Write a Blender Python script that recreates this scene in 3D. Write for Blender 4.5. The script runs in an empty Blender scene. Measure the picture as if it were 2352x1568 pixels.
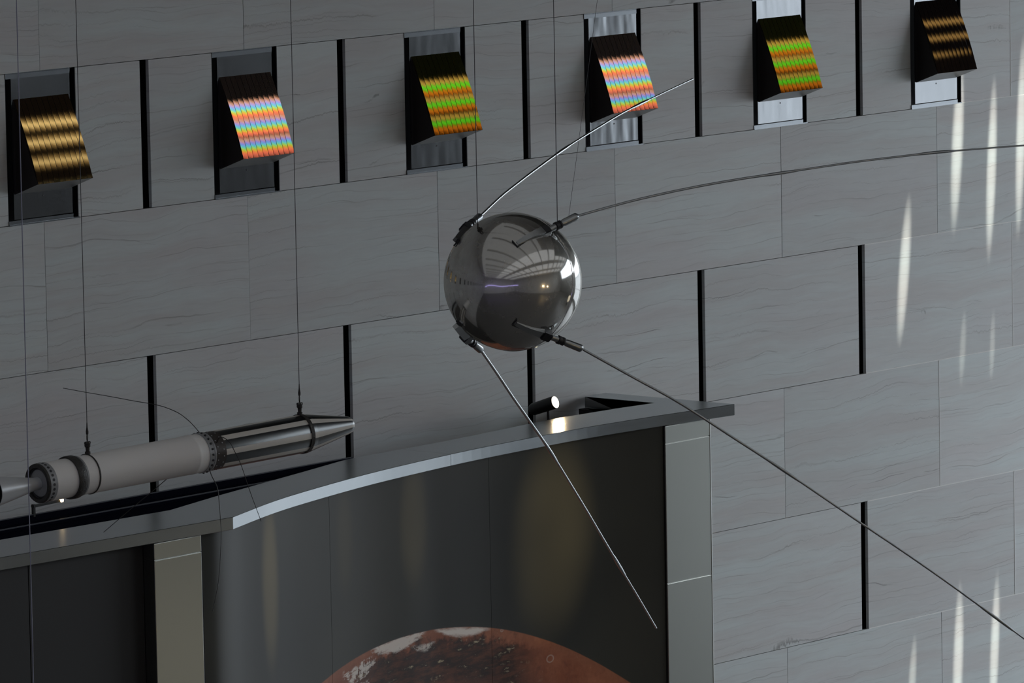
import bpy, bmesh, math, random
from mathutils import Vector, Matrix
random.seed(7)
sc = bpy.context.scene
C = sc.collection
PI = math.pi

# ------------------------------------------------------------------ helpers
def V(*a): return Vector(a)

def world_of(o):
    m = Matrix.LocRotScale(o.location, o.rotation_euler, o.scale)
    return world_of(o.parent) @ m if o.parent else m

def obj(name, bm, mats, parent=None, smooth=None, space='WORLD'):
    """link bm as ONE mesh object; vertices are in world space unless space='LOCAL' (the thing's own frame)"""
    if parent is not None and space == 'WORLD':
        bm.transform(world_of(parent).inverted())
    bmesh.ops.recalc_face_normals(bm, faces=bm.faces[:])
    me = bpy.data.meshes.new(name)
    bm.to_mesh(me); bm.free()
    for m in (mats if isinstance(mats, (list, tuple)) else [mats]):
        me.materials.append(m)
    if smooth is not None:
        for p in me.polygons: p.use_smooth = True
        try: me.set_sharp_from_angle(angle=math.radians(smooth))
        except Exception: pass
    o = bpy.data.objects.new(name, me)
    C.objects.link(o)
    if parent is not None: o.parent = parent
    return o

def thing(name, label, cat, loc=(0, 0, 0), rot=None, group=None):
    o = bpy.data.objects.new(name, None)
    C.objects.link(o)
    o.empty_display_size = .1
    o.location = loc
    if rot is not None: o.rotation_euler = rot
    o['label'] = label; o['category'] = cat
    if group: o['group'] = group
    return o

def tag(o, label, cat, group=None):
    o['label'] = label; o['category'] = cat
    if group: o['group'] = group
    return o

def struct(name, bm, mats, smooth=None):
    o = obj(name, bm, mats, smooth=smooth); o['kind'] = 'structure'
    return o

def box(bm, x0, x1, y0, y1, z0, z1, mi=0):
    v = [bm.verts.new(p) for p in ((x0,y0,z0),(x1,y0,z0),(x1,y1,z0),(x0,y1,z0),(x0,y0,z1),(x1,y0,z1),(x1,y1,z1),(x0,y1,z1))]
    fs = []
    for q in ((0,1,2,3),(4,7,6,5),(0,4,5,1),(1,5,6,2),(2,6,7,3),(3,7,4,0)):
        f = bm.faces.new([v[i] for i in q]); f.material_index = mi; fs.append(f)
    return v

def frame_of(d):
    d = Vector(d).normalized()
    a = V(0,0,1) if abs(d.z) < .9 else V(1,0,0)
    s = d.cross(a).normalized()
    return d, s, s.cross(d).normalized()

def obox(bm, c, d, up, L, W, H, mi=0):
    """box centred at c, long axis d, thickness H along up"""
    d = Vector(d).normalized(); up = (Vector(up) - Vector(up).dot(d)*d).normalized(); s = d.cross(up)
    vs = box(bm, -L/2, L/2, -W/2, W/2, -H/2, H/2, mi)
    for v in vs: v.co = Vector(c) + d*v.co.x + s*v.co.y + up*v.co.z
    return vs

def prism(bm, poly, z0, z1, mi=0):
    a = [bm.verts.new((p[0], p[1], z0)) for p in poly]
    b = [bm.verts.new((p[0], p[1], z1)) for p in poly]
    n = len(poly)
    for q in (a, b):
        f = bm.faces.new(q); f.material_index = mi
    for i in range(n):
        f = bm.faces.new((a[i], a[(i+1) % n], b[(i+1) % n], b[i])); f.material_index = mi

def rings(bm, rs, mi=0, cap=True, closed=False):
    n = len(rs[0]); vv = [[bm.verts.new(p) for p in r] for r in rs]
    pairs = list(zip(vv[:-1], vv[1:])) + ([(vv[-1], vv[0])] if closed else [])
    for a, b in pairs:
        for i in range(n):
            f = bm.faces.new((a[i], a[(i+1) % n], b[(i+1) % n], b[i])); f.material_index = mi
    if cap and not closed:
        for r in (vv[0], vv[-1]):
            f = bm.faces.new(r); f.material_index = mi

def lathe(bm, o, d, prof, n=48, mi=0, cap=True, closed=False):
    """prof: (distance along d, radius)"""
    d, s, u = frame_of(d); o = Vector(o)
    rings(bm, [[o + d*t + (s*math.cos(2*PI*i/n) + u*math.sin(2*PI*i/n))*max(r, 1e-5) for i in range(n)] for t, r in prof], mi, cap, closed)

def spline(pts, sub=6):
    pts = [Vector(p) for p in pts]
    if len(pts) < 3: return pts
    P = [2*pts[0]-pts[1]] + pts + [2*pts[-1]-pts[-2]]
    out = []
    for i in range(1, len(P)-2):
        p0, p1, p2, p3 = P[i-1:i+3]
        for k in range(sub):
            t = k/sub
            out.append(.5*((2*p1) + (p2-p0)*t + (2*p0-5*p1+4*p2-p3)*t*t + (3*p1-p0-3*p2+p3)*t**3))
    out.append(pts[-1])
    return out

def tube(bm, pts, rad, n=10, mi=0):
    pts = [Vector(p) for p in pts]
    L = [0]
    for a, b in zip(pts[:-1], pts[1:]): L.append(L[-1] + (b-a).length)
    rs = []
    s_prev = None
    for i, p in enumerate(pts):
        d = (pts[min(i+1, len(pts)-1)] - pts[max(i-1, 0)]).normalized()
        if s_prev is None: _, s, u = frame_of(d)
        else:
            s = (s_prev - s_prev.dot(d)*d).normalized(); u = s.cross(d)
        s_prev = s
        r = rad(L[i]/L[-1], L[i]) if callable(rad) else rad
        rs.append([p + (s*math.cos(2*PI*k/n) + u*math.sin(2*PI*k/n))*r for k in range(n)])
    rings(bm, rs, mi)

def torus(bm, c, axis, R, r, n=32, m=8, mi=0):
    d, s, u = frame_of(axis); c = Vector(c)
    rr = []
    for i in range(n):
        a = 2*PI*i/n; e = s*math.cos(a) + u*math.sin(a)
        rr.append([c + e*(R + r*math.cos(2*PI*k/m)) + d*(r*math.sin(2*PI*k/m)) for k in range(m)])
    rings(bm, rr, mi, closed=True)

# ------------------------------------------------------------------ materials
class NT:
    def __init__(s, name):
        s.m = bpy.data.materials.new(name); s.m.use_nodes = True
        s.t = s.m.node_tree; s.t.nodes.clear()
        s.out = s.t.nodes.new('ShaderNodeOutputMaterial')
    def n(s, typ, **kw):
        x = s.t.nodes.new(typ)
        for k, v in kw.items():
            if k.startswith('_'): setattr(x, k[1:], v)
        for k, v in kw.items():
            if not k.startswith('_'):
                i = int(k[1:]) if k[0] == 'i' and k[1:].isdigit() else k.replace('__', ' ')
                s.set(x.inputs[i], v)
        return x
    def set(s, sock, v):
        if isinstance(v, bpy.types.Node): v = v.outputs[0]
        if isinstance(v, bpy.types.NodeSocket): s.t.links.new(v, sock)
        else:
            if hasattr(sock.default_value, '__len__') and not hasattr(v, '__len__'): v = [v]*len(sock.default_value)
            if sock.type == 'RGBA' and len(v) == 3: v = (*v, 1)
            sock.default_value = v
    def math(s, op, a, b=0., c=0., clamp=False):
        x = s.n('ShaderNodeMath', _operation=op, i0=a, i1=b); x.use_clamp = clamp
        if op in ('MULTIPLY_ADD', 'SMOOTH_MIN', 'SMOOTH_MAX', 'COMPARE'): s.set(x.inputs[2], c)
        return x.outputs[0]
    def mix(s, f, a, b, typ='MIX'):
        x = s.n('ShaderNodeMix', _data_type='RGBA', _blend_type=typ)
        s.set(x.inputs[0], f); s.set(x.inputs[6], a); s.set(x.inputs[7], b)
        return x.outputs[2]
    def step(s, v, a, b, lo=0., hi=1.):
        x = s.n('ShaderNodeMapRange', _interpolation_type='SMOOTHSTEP', i0=v, i1=a, i2=b, i3=lo, i4=hi)
        return x.outputs[0]
    def noise(s, vec, scale, detail=2., rough=.5, dim='3D'):
        x = s.n('ShaderNodeTexNoise', _noise_dimensions=dim, Vector=vec, Scale=scale, Detail=detail, Roughness=rough)
        return x.outputs[0]
    def xyz(s, v):
        x = s.n('ShaderNodeSeparateXYZ', i0=v); return x.outputs
    def comb(s, x, y, z):
        return s.n('ShaderNodeCombineXYZ', i0=x, i1=y, i2=z).outputs[0]
    def surf(s, v):
        s.set(s.out.inputs['Surface'], v); return s.m

def pbr(name, col, rough=.5, metal=0., spec=.5, bump=None, emis=None, estr=0.):
    t = NT(name)
    p = t.n('ShaderNodeBsdfPrincipled')
    t.set(p.inputs['Base Color'], col); t.set(p.inputs['Roughness'], rough); t.set(p.inputs['Metallic'], metal)
    t.set(p.inputs['Specular IOR Level'], spec)
    if emis: t.set(p.inputs['Emission Color'], emis); t.set(p.inputs['Emission Strength'], estr)
    if bump:
        sc_, st, det = bump
        tc = t.n('ShaderNodeTexCoord')
        b = t.n('ShaderNodeBump', Strength=st, Distance=.01, Height=t.noise(tc.outputs['Object'], sc_, det))
        t.set(p.inputs['Normal'], b)
    t.p = p
    return t.surf(p)

def brushed(name, col, rough=.35, stretch=(1, 1, 60), metal=1., var=.12):
    t = NT(name)
    tc = t.n('ShaderNodeTexCoord')
    x, y, z = t.xyz(tc.outputs['Object'])[:3]
    v = t.comb(t.math('MULTIPLY', x, stretch[0]), t.math('MULTIPLY', y, stretch[1]), t.math('MULTIPLY', z, stretch[2]))
    n = t.noise(v, 3., 3.)
    n2 = t.noise(tc.outputs['Object'], 2.2, 3.)
    p = t.n('ShaderNodeBsdfPrincipled', Metallic=metal)
    f = t.math('ADD', t.math('MULTIPLY', n, var), t.math('MULTIPLY', n2, var))
    f = t.math('ADD', f, 1.-var)
    t.set(p.inputs['Base Color'], t.mix(1., col, t.comb(f, f, f), 'MULTIPLY'))
    t.set(p.inputs['Roughness'], t.math('ADD', rough-.02, t.math('MULTIPLY', n, .04)))
    
    return t.surf(p)

def marble():
    t = NT('grey_marble')
    geo = t.n('ShaderNodeNewGeometry'); tc = t.n('ShaderNodeTexCoord')
    rnd = geo.outputs['Random Per Island']
    x, y, z = t.xyz(tc.outputs['Object'])[:3]
    ox = t.math('MULTIPLY', rnd, 173.); oz = t.math('MULTIPLY', t.math('FRACT', t.math('MULTIPLY', rnd, 37.3)), 91.)
    X = t.math('ADD', x, ox); Z = t.math('ADD', z, oz)
    # slow waves of the bedding
    w = t.math('SUBTRACT', t.noise(t.comb(t.math('MULTIPLY', X, 1.3), oz, t.math('MULTIPLY', Z, 1.6)), 1., 3., .55), .5)
    Zt = t.math('ADD', Z, t.math('MULTIPLY', X, t.math('SUBTRACT', t.math('MULTIPLY', t.math('FRACT', t.math('MULTIPLY', rnd, 11.7)), .05), .03)))
    Zw = t.math('ADD', Zt, t.math('MULTIPLY', w, .15))
    jag = t.math('SUBTRACT', t.noise(t.comb(t.math('MULTIPLY', X, 34.), oz, t.math('MULTIPLY', Z, 6.)), 1., 5., .7), .5)
    jm = t.step(t.noise(t.comb(t.math('MULTIPLY', X, 1.1), ox, t.math('MULTIPLY', Z, 3.)), 1., 1.), .42, .68, .004, .040)
    Zj = t.math('ADD', Zw, t.math('MULTIPLY', jag, jm))
    def veins(freq, width, lo, hi, seed):
        wob = t.math('MULTIPLY', t.noise(t.comb(t.math('MULTIPLY', X, .45), t.math('ADD', oz, seed), t.math('MULTIPLY', Zw, 3.5)), 1., 2.), 2.2)
        q = t.math('ADD', t.math('MULTIPLY', Zj, freq), wob)
        a = t.math('ABSOLUTE', t.math('SUBTRACT', t.math('FRACT', q), .5))
        line = t.step(a, width*freq, width*freq*.3)
        mask = t.step(t.noise(t.comb(t.math('MULTIPLY', X, 1.4), t.math('ADD', ox, seed), t.math('MULTIPLY', Zw, 9.)), 1., 4., .65), lo, hi)
        return t.math('MULTIPLY', line, mask)
    v1 = veins(9., .0035, .40, .66, 0.)
    v2 = veins(21., .0040, .40, .72, 5.)
    v3 = veins(3.3, .0040, .53, .66, 9.)
    band = t.noise(t.comb(t.math('MULTIPLY', X, .5), oz, t.math('MULTIPLY', Zw, 7.)), 1., 3., .6)
    fine = t.noise(t.comb(t.math('MULTIPLY', X, 6.), oz, t.math('MULTIPLY', Zw, 70.)), 1., 3., .6)
    patch = t.noise(t.comb(t.math('MULTIPLY', X, .7), ox, t.math('MULTIPLY', Zw, 2.5)), 1., 2.)
    c = t.mix(t.step(band, .3, .7), (.535, .525, .522), (.575, .625, .628))
    c = t.mix(t.step(patch, .45, .7, 0., .6), c, (.555, .535, .545))
    r3 = t.math('FRACT', t.math('MULTIPLY', rnd, 71.9))
    tone = t.math('ADD', .92, t.math('MULTIPLY', r3, .16))
    f = t.math('MULTIPLY', tone, t.math('ADD', .92, t.math('MULTIPLY', fine, .16)))
    c = t.mix(1., c, t.comb(f, f, f), 'MULTIPLY')
    c = t.mix(t.math('MULTIPLY', v1, .40), c, (.12, .10, .095))
    c = t.mix(t.math('MULTIPLY', v2, .24), c, (.13, .11, .105))
    c = t.mix(t.math('MULTIPLY', v3, .55), c, (.07, .055, .05))
    spots = t.step(t.noise(t.comb(X, oz, Z), 34., 1.), .78, .84, 0., .35)
    c = t.mix(spots, c, (.62, .63, .62))
    p = t.n('ShaderNodeBsdfPrincipled', Roughness=.42)
    t.set(p.inputs['Specular IOR Level'], .35)
    t.set(p.inputs['Base Color'], c)
    hb = t.math('ADD', t.math('MULTIPLY', fine, .3), t.math('MULTIPLY', v3, -1.))
    t.set(p.inputs['Normal'], t.n('ShaderNodeBump', Strength=.08, Distance=.004, Height=hb))
    return t.surf(p)

def sphere_steel():
    t = NT('polished_sphere_steel')
    tc = t.n('ShaderNodeTexCoord')
    b = t.n('ShaderNodeBump', Strength=.014, Distance=.01, Height=t.noise(tc.outputs['Object'], 7., 2.))
    sc2 = t.noise(tc.outputs['Object'], 14., 4., .65)
    g1 = t.n('ShaderNodeBsdfGlossy', Color=(.66, .655, .635, 1), Roughness=.085, Normal=b)
    g2 = t.n('ShaderNodeBsdfGlossy', Color=(.70, .68, .62, 1), Roughness=.5, Normal=b)
    mx = t.n('ShaderNodeMixShader', i0=t.step(sc2, .3, .8, .14, .32), i1=g1.outputs[0], i2=g2.outputs[0])
    return t.surf(mx)
M = {}
M['marble'] = marble()
M['black'] = pbr('black_void', (.006, .006, .008), .8)
M['caulk'] = pbr('pale_caulk', (.80, .80, .78), .6)
M['black_frame'] = pbr('black_frame_paint', (.008, .008, .012), .45)
M['box_side'] = pbr('dark_brown_box_paint', (.02, .016, .016), .5, spec=.3)
M['box_under'] = pbr('grey_sheet_metal', (.42, .42, .41), .45, .7)
M['lip'] = pbr('frame_strip_metal', (.30, .32, .34), .22, 1.)
M['cap'] = brushed('cap_metal', (.36, .385, .40), .26, (1, 1, 20), var=.06)
M['column'] = pbr('brushed_column_metal', (.43, .44, .405), .28, 1.)
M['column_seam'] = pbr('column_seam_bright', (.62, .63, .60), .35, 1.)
M['trough'] = pbr('navy_black_trough', (.006, .007, .014), .7, spec=0.)
M['trough_lip'] = pbr('trough_lip_metal', (.05, .055, .075), .5, spec=.3)
M['light_housing'] = pbr('black_lamp_housing', (.012, .011, .011), .4)
M['chrome'] = sphere_steel()
M['steel'] = pbr('dull_steel', (.38, .40, .41), .3, 1.)
M['rod'] = pbr('antenna_rod_lit', (.72, .74, .76), .22, 1.)
M['shaded_rod'] = pbr('antenna_rod_shaded', (.44, .47, .50), .38, 1.)  # same steel as the brighter rods, shade put into its colour
M['block'] = pbr('black_insulator', (.02, .02, .022), .4)
M['bracket'] = pbr('bracket_steel', (.5, .52, .53), .25, 1.)
M['wire'] = pbr('dark_wire', (.06, .06, .065), .5)
M['blue_wire'] = pbr('bluish_wire', (.24, .25, .33), .5)
M['hardware'] = pbr('dark_hardware', (.035, .033, .03), .45, .3)
M['white_paint'] = pbr('off_white_paint', (.80, .79, .77), .5, bump=(30., .03, 2.))
M['white_nozzle'] = pbr('pale_nozzle', (.58, .60, .62), .35, .2)
M['nozzle_in'] = pbr('nozzle_inside', (.03, .028, .028), .6)
M['band'] = pbr('dark_band', (.035, .033, .03), .5, bump=(120., .3, 2.))
M['ring'] = pbr('ring_grey', (.33, .34, .35), .4, .3)
M['rivet'] = pbr('rivet_dark', (.03, .03, .035), .5)
M['brown_section'] = pbr('dark_brown_section', (.06, .052, .048), .4, .3)
M['dark_panel'] = pbr('matt_black_panel', (.028, .027, .027), .5, spec=.25)
M['hall_wall'] = pbr('hall_wall_grey', (.55, .54, .52), .8)
M['hall_floor'] = pbr('hall_floor_dark', (.1, .095, .09), .35)
M['hall_ceiling'] = pbr('hall_ceiling', (.72, .71, .68), .9)
M['hall_dark'] = pbr('hall_end_wall_dark', (.06, .06, .06), .8)
M['mullion'] = pbr('mullion_dark', (.05, .055, .06), .5)
M['raft'] = pbr('raft_black', (.006, .006, .006), 1., spec=0.)
M['lens'] = pbr('lamp_lens', (.9, .85, .75), .3, emis=(1., .86, .62), estr=5.)
M['led'] = pbr('small_lamp_lens', (.9, .8, .6), .3, emis=(1., .72, .38), estr=7.)
M['hall_lamp'] = pbr('hall_lamp_glow', (.9, .8, .6), .3, emis=(1., .72, .38), estr=25.)
M['glowbox'] = pbr('added_warm_glow', (.5, .45, .35), .6, emis=(1., .86, .62), estr=.7)
M['violet'] = pbr('violet_tube_glow', (.5, .45, .8), .3, emis=(.5, .42, 1.), estr=2.2)

def plate_metal():
    t = NT('buckled_sheet_metal')
    tc = t.n('ShaderNodeTexCoord'); oi = t.n('ShaderNodeObjectInfo')
    x, y, z = t.xyz(tc.outputs['Object'])[:3]
    off = t.math('MULTIPLY', oi.outputs['Random'], 31.)
    n = t.noise(t.comb(t.math('MULTIPLY', x, 11.), off, t.math('MULTIPLY', z, 3.2)), 1., 1.)
    g = t.noise(t.comb(t.math('MULTIPLY', x, 60.), off, t.math('MULTIPLY', z, 60.)), 1., 2.)
    p = t.n('ShaderNodeBsdfPrincipled', Metallic=1.)
    t.set(p.inputs['Base Color'], (.42, .44, .46, 1))
    t.set(p.inputs['Roughness'], t.math('ADD', .15, t.math('MULTIPLY', g, .03)))
    t.set(p.inputs['Normal'], t.n('ShaderNodeBump', Strength=.12, Distance=.02, Height=n))
    return t.surf(p)
M['plate'] = plate_metal()

def grating(name, lobes, base, rough=.1):
    """A ribbed diffraction sheet: each colour leaves at its own angle, so every lobe is a glossy
    reflection whose normal is tipped about the horizontal by a fixed amount."""
    t = NT(name)
    geo = t.n('ShaderNodeNewGeometry')
    acc = t.n('ShaderNodeBsdfDiffuse', Color=(*base, 1)).outputs[0]
    for col, deg in lobes:
        r = t.n('ShaderNodeVectorRotate', _rotation_type='X_AXIS', Vector=geo.outputs['Normal'], Angle=math.radians(deg))
        g = t.n('ShaderNodeBsdfGlossy', _distribution='BECKMANN', Color=(*col, 1), Roughness=rough, Normal=r.outputs[0])
        acc = t.n('ShaderNodeAddShader', i0=acc, i1=g.outputs[0]).outputs[0]
    return t.surf(acc)

BOW = 10.           # how much the ribbed sheet turns from top to bottom, degrees
def lob(dt): return -dt*BOW     # dt: lobe position along the sheet relative to red (fraction of height)
M['spectrum'] = grating('spectrum_sheet', [((.98, .10, .06), 0.), ((.45, .45, .0), lob(-.045)), ((.02, .62, .04), lob(-.075)),
    ((.02, .30, .62), lob(-.11)), ((.18, .15, .85), lob(-.135)), ((.85, .45, .28), lob(-.19)), ((.5, .16, .1), lob(.03))], (.030, .022, .018), .08)
M['green_gold'] = grating('green_gold_sheet', [((.62, .17, .01), lob(0)), ((.10, .75, .02), lob(-.09)), ((.52, .32, .06), lob(-.175))], (.012, .012, .005), .085)
M['gold'] = grating('gold_sheet', [((.80, .58, .23), lob(-.225)), ((.19, .12, .04), lob(-.165)), ((.19, .12, .04), lob(-.285))], (.024, .015, .009), .085)
M['dim_gold'] = grating('dim_gold_sheet', [((.34, .20, .06), lob(-.225))], (.008, .006, .007), .085)

def striped_metal():
    t = NT('striped_steel')
    tc = t.n('ShaderNodeTexCoord')
    x, y, z = t.xyz(tc.outputs['Object'])[:3]
    a = t.math('ARCTAN2', z, t.math('MULTIPLY', y, -1.))       # 0 = towards the room, + = up
    k = t.math('FRACT', t.math('ADD', t.math('DIVIDE', a, PI/4), STRIPE_PHASE))
    m = t.math('MULTIPLY', t.math('GREATER_THAN', k, .31), t.math('LESS_THAN', k, .69))
    st = t.n('ShaderNodeBsdfPrincipled', Metallic=1., Roughness=.3)
    t.set(st.inputs['Base Color'], (.13, .135, .135, 1))
    wh = t.n('ShaderNodeBsdfPrincipled', Roughness=.45)
    t.set(wh.inputs['Base Color'], (.62, .59, .54, 1))
    mx = t.n('ShaderNodeMixShader', i0=m, i1=st.outputs[0], i2=wh.outputs[0])
    return t.surf(mx)
STRIPE_PHASE = .5
M['stripes'] = striped_metal()

def mural():
    """dark glossy photo panel with the top of a red planet; uv = metres along the panel, height"""
    t = NT('planet_mural')
    uv = t.n('ShaderNodeUVMap'); uv.uv_map = 'metres'
    u, v, _ = t.xyz(uv.outputs[0])[:3]
    du = t.math('SUBTRACT', u, 2.188); dv = t.math('SUBTRACT', v, .404)
    r = t.math('SQRT', t.math('ADD', t.math('MULTIPLY', du, du), t.math('MULTIPLY', dv, dv)))
    wob = t.math('MULTIPLY', t.math('SUBTRACT', t.noise(t.comb(u, v, 0.), 6., 3.), .5), .003)
    dep = t.math('SUBTRACT', 3.568, t.math('ADD', r, wob))      # depth inside the limb
    inside = t.step(dep, -.003, .004)
    P = t.comb(u, v, 0.)
    n1 = t.noise(P, 3., 6., .6); n2 = t.noise(P, 11., 5., .65)
    st = t.noise(t.comb(t.math('MULTIPLY', u, 5.), t.math('MULTIPLY', v, 22.), 3.), 1., 5., .7)
    c = t.mix(t.step(n1, .3, .7), (.27, .088, .048), (.42, .155, .085))
    c = t.mix(t.step(n2, .5, .75, 0., .5), c, (.13, .052, .04))
    c = t.mix(t.step(dep, .09, 0., 0., .45), c, (.36, .15, .085))
    # purple brown lowlands, right and below
    low = t.math('MULTIPLY', t.step(t.math('ADD', du, t.math('MULTIPLY', t.math('SUBTRACT', n1, .5), 1.2)), .15, .75), t.step(t.math('ADD', dep, t.math('MULTIPLY', n2, .2)), .25, .5))
    c = t.mix(t.math('MULTIPLY', low, t.step(n2, .3, .6, .45, .95)), c, (.11, .058, .058))
    # dark belt below the polar ice
    bn = t.math('MULTIPLY', t.math('SUBTRACT', n2, .5), .22)
    belt = t.math('MULTIPLY', t.step(t.math('ADD', dep, bn), .03, .09), t.step(t.math('ADD', dep, bn), .42, .22))
    belt = t.math('MULTIPLY', belt, t.math('MULTIPLY', t.step(t.math('ADD', du, bn), -.75, -.3), t.step(t.math('ADD', du, bn), 1.25, .85)))
    c = t.mix(t.math('MULTIPLY', belt, t.step(st, .3, .6, .6, .98)), c, (.04, .027, .023))
    # pale speckle rows in the belt
    sp = t.math('MULTIPLY', t.step(st, .57, .62), t.math('MULTIPLY', belt, t.step(n2, .45, .6)))
    c = t.mix(t.math('MULTIPLY', sp, .8), c, (.62, .50, .32))
    # ice along the limb: three patches
    n3 = t.noise(P, 26., 5., .7)
    st2 = t.noise(t.comb(t.math('MULTIPLY', u, 9.), t.math('MULTIPLY', dep, 34.), 7.), 1., 6., .75)
    fl = t.noise(P, 40., 3., .6)
    c = t.mix(1., c, t.comb(*[t.math('ADD', .72, t.math('MULTIPLY', n3, .56))]*3), 'MULTIPLY')
    c = t.mix(t.step(fl, .66, .74, 0., .35), c, (.55, .30, .2))
    def ice(c0, hw, d0, d1, jag, thr):
        q = t.math('ADD', dep, t.math('MULTIPLY', t.math('SUBTRACT', st2, .5), jag))
        e = t.math('DIVIDE', t.math('ADD', t.math('SUBTRACT', du, c0), t.math('MULTIPLY', t.math('SUBTRACT', n2, .5), .3*hw)), hw)
        lim = t.math('SUBTRACT', d1, t.math('MULTIPLY', t.math('MULTIPLY', e, e), d1-d0+.01))
        k = t.math('MULTIPLY', t.step(t.math('SUBTRACT', q, lim), .012, -.012), t.step(q, d0-.012, d0+.012))
        return t.math('MULTIPLY', k, t.step(n3, thr-.05, thr+.06))
    for c0, hw, d0, d1, jag, thr, k in ((.46, .27, .004, .05, .05, .1, .9), (-.13, .27, .0, .065, .10, .34, .85), (.10, .12, .07, .10, .06, .46, .7), (-.50, .18, .05, .12, .18, .47, .8), (-.70, .16, .11, .18, .16, .46, .8), (-.48, .10, .15, .19, .08, .46, .7)):
        c = t.mix(t.math('MULTIPLY', ice(c0, hw, d0, d1, jag, thr), k), c, (.90, .82, .74))
    # craters
    for cu, cv, R in ((1.24, 3.655, .028), (1.62, 3.40, .022), (.82, 3.9-.03, .01)):
        a = t.math('SUBTRACT', du, cu); b = t.math('MULTIPLY', t.math('SUBTRACT', v, cv), 1.5)
        q = t.math('ABSOLUTE', t.math('SUBTRACT', t.math('SQRT', t.math('ADD', t.math('MULTIPLY', a, a), t.math('MULTIPLY', b, b))), R))
        c = t.mix(t.step(q, .008, .002, 0., .6), c, (.55, .40, .32))
    bg = t.mix(t.step(t.noise(P, .9, 2.), .3, .7), (.040, .040, .036), (.062, .060, .050))
    c = t.mix(inside, bg, c)
    p = t.n('ShaderNodeBsdfPrincipled', Roughness=.28)
    t.set(p.inputs['Specular IOR Level'], .07)
    t.set(p.inputs['Base Color'], c)
    t.set(p.inputs['Anisotropic'], .8); t.set(p.inputs['Anisotropic Rotation'], .25)
    t.set(p.inputs['Tangent'], t.n('ShaderNodeTangent', _direction_type='RADIAL', _axis='Z'))
    return t.surf(p)
M['mural'] = mural()

# ------------------------------------------------------------------ the setting: marble wall
W, H, Z0 = 1.524, .762, 7.0
SLIT = .066; JT = .0032; TH = .02
XL, XR, ZT = -33., 15.5, 13.0
def row(j):      # j=0 is the light box row; returns list of (x0,x1) panels
    cuts = []
    even = (j % 2 == 0)
    k = math.ceil(XL/W)
    if even:      # joints under the slit columns
        kk = k
        while kk*W < XR:
            x = kk*W
            slit = (kk <= 4 and j in (0, 2)) or (kk == 4 and j == 4) or (kk <= 3 and j == 4)
            cuts.append((x, (SLIT if slit else JT)/2))
            if j == 0 and kk <= 4:
                cuts.append((x+W/2, .254))
            kk += 1
    else:
        kk = k
        while (kk+.5)*W < XR:
            cuts.append(((kk+.5)*W, JT/2)); kk += 1
    out = []; x0 = XL
    for c, h in cuts:
        if c-h > x0: out.append((x0, c-h))
        x0 = c+h
    out.append((x0, XR))
    return out
bm = bmesh.new()
j = -8
while True:
    zt = Z0 - j*H; zb = zt - H
    if zt < .05: break
    if zb < ZT:
        for (a, b) in row(j):
            out = random.uniform(-.0008, .0008)
            box(bm, a, b, out, TH, max(zb, 0)+JT/2, min(zt, ZT)-JT/2, 0)
    j += 1
box(bm, XL, XR, .14, .3, 0, ZT, 1)
# pale new caulk in the joints at the right end of the wall
for j_ in range(1, 7):
    zj = Z0 - j_*H; box(bm, 7.12 if j_ == 1 else 6.13, XR, -.0018, .018, zj-JT/2-.0008, zj+JT/2+.0008, 2)
for xj, j_ in ((4.5*W, 3), (5*W, 2), (5*W, 0), (5*W, 4)):
    box(bm, xj-JT/2-.0006, xj+JT/2+.0006, -.0018, .018, Z0-(j_+1)*H+.003, Z0-j_*H-.003, 2)
struct('wall_back', bm, [M['marble'], M['black'], M['caulk']])

# hall shell around it
bm = bmesh.new(); box(bm, XL-.3, XR+.3, -32.3, .3, -.3, 0); struct('floor', bm, M['hall_floor'])
bm = bmesh.new(); box(bm, XL-.3, XR+.3, -32.3, .3, ZT, ZT+.3); struct('ceiling', bm, M['hall_ceiling'])
bm = bmesh.new()
xx = -31.
while xx < 15:
    box(bm, xx-.12, xx+.12, -32, -3, ZT-.5, ZT); xx += 2.9
struct('trim_1', bm, M['hall_ceiling'])
bm = bmesh.new(); box(bm, XL-.3, XL, -32.3, .14, 0, ZT); struct('wall_left', bm, M['hall_wall'])
bm = bmesh.new(); box(bm, XL, XR, -32.3, -32, 0, ZT); struct('wall_front', bm, M['hall_wall'])
GY0, GY1, GZ0, GZ1 = -9.2, -.6, .6, 8.3          # glazed opening in the right end wall
bm = bmesh.new()
CY0, CY1, CZ0, CZ1 = -28., -10., 7.6, 12.4          # added clerestory on the same wall, for more light on the marble
box(bm, XR, XR+.3, GY1, .14, 0, ZT); box(bm, XR, XR+.3, CY1, GY0, 0, ZT)
box(bm, XR, XR+.3, -32.3, CY0, 0, ZT); box(bm, XR, XR+.3, CY0, CY1, 0, CZ0); box(bm, XR, XR+.3, CY0, CY1, CZ1, ZT)
box(bm, XR, XR+.3, GY0, GY1, 0, GZ0); box(bm, XR, XR+.3, GY0, GY1, GZ1, ZT)
struct('wall_right', bm, M['hall_dark'])
bm = bmesh.new()
yy = GY0
while yy < GY1+.01:
    box(bm, XR+.02, XR+.22, yy-.05, yy+.05, GZ0, GZ1); yy += (GY1-GY0)/6
for zz in (GZ0+.04, 3.2, 5.7, GZ1-.04):
    box(bm, XR+.06, XR+.18, GY0, GY1, zz-.04, zz+.04)
struct('window_1', bm, M['mullion'])
bm = bmesh.new()
yy = CY0
while yy < CY1+.01:
    box(bm, XR+.02, XR+.22, yy-.13, yy+.13, CZ0, CZ1); yy += (CY1-CY0)/24
for zz in (CZ0+.04, 10., CZ1-.04):
    box(bm, XR+.06, XR+.18, CY0, CY1, zz-.04, zz+.04)
struct('added_clerestory', bm, M['mullion'])

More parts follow.
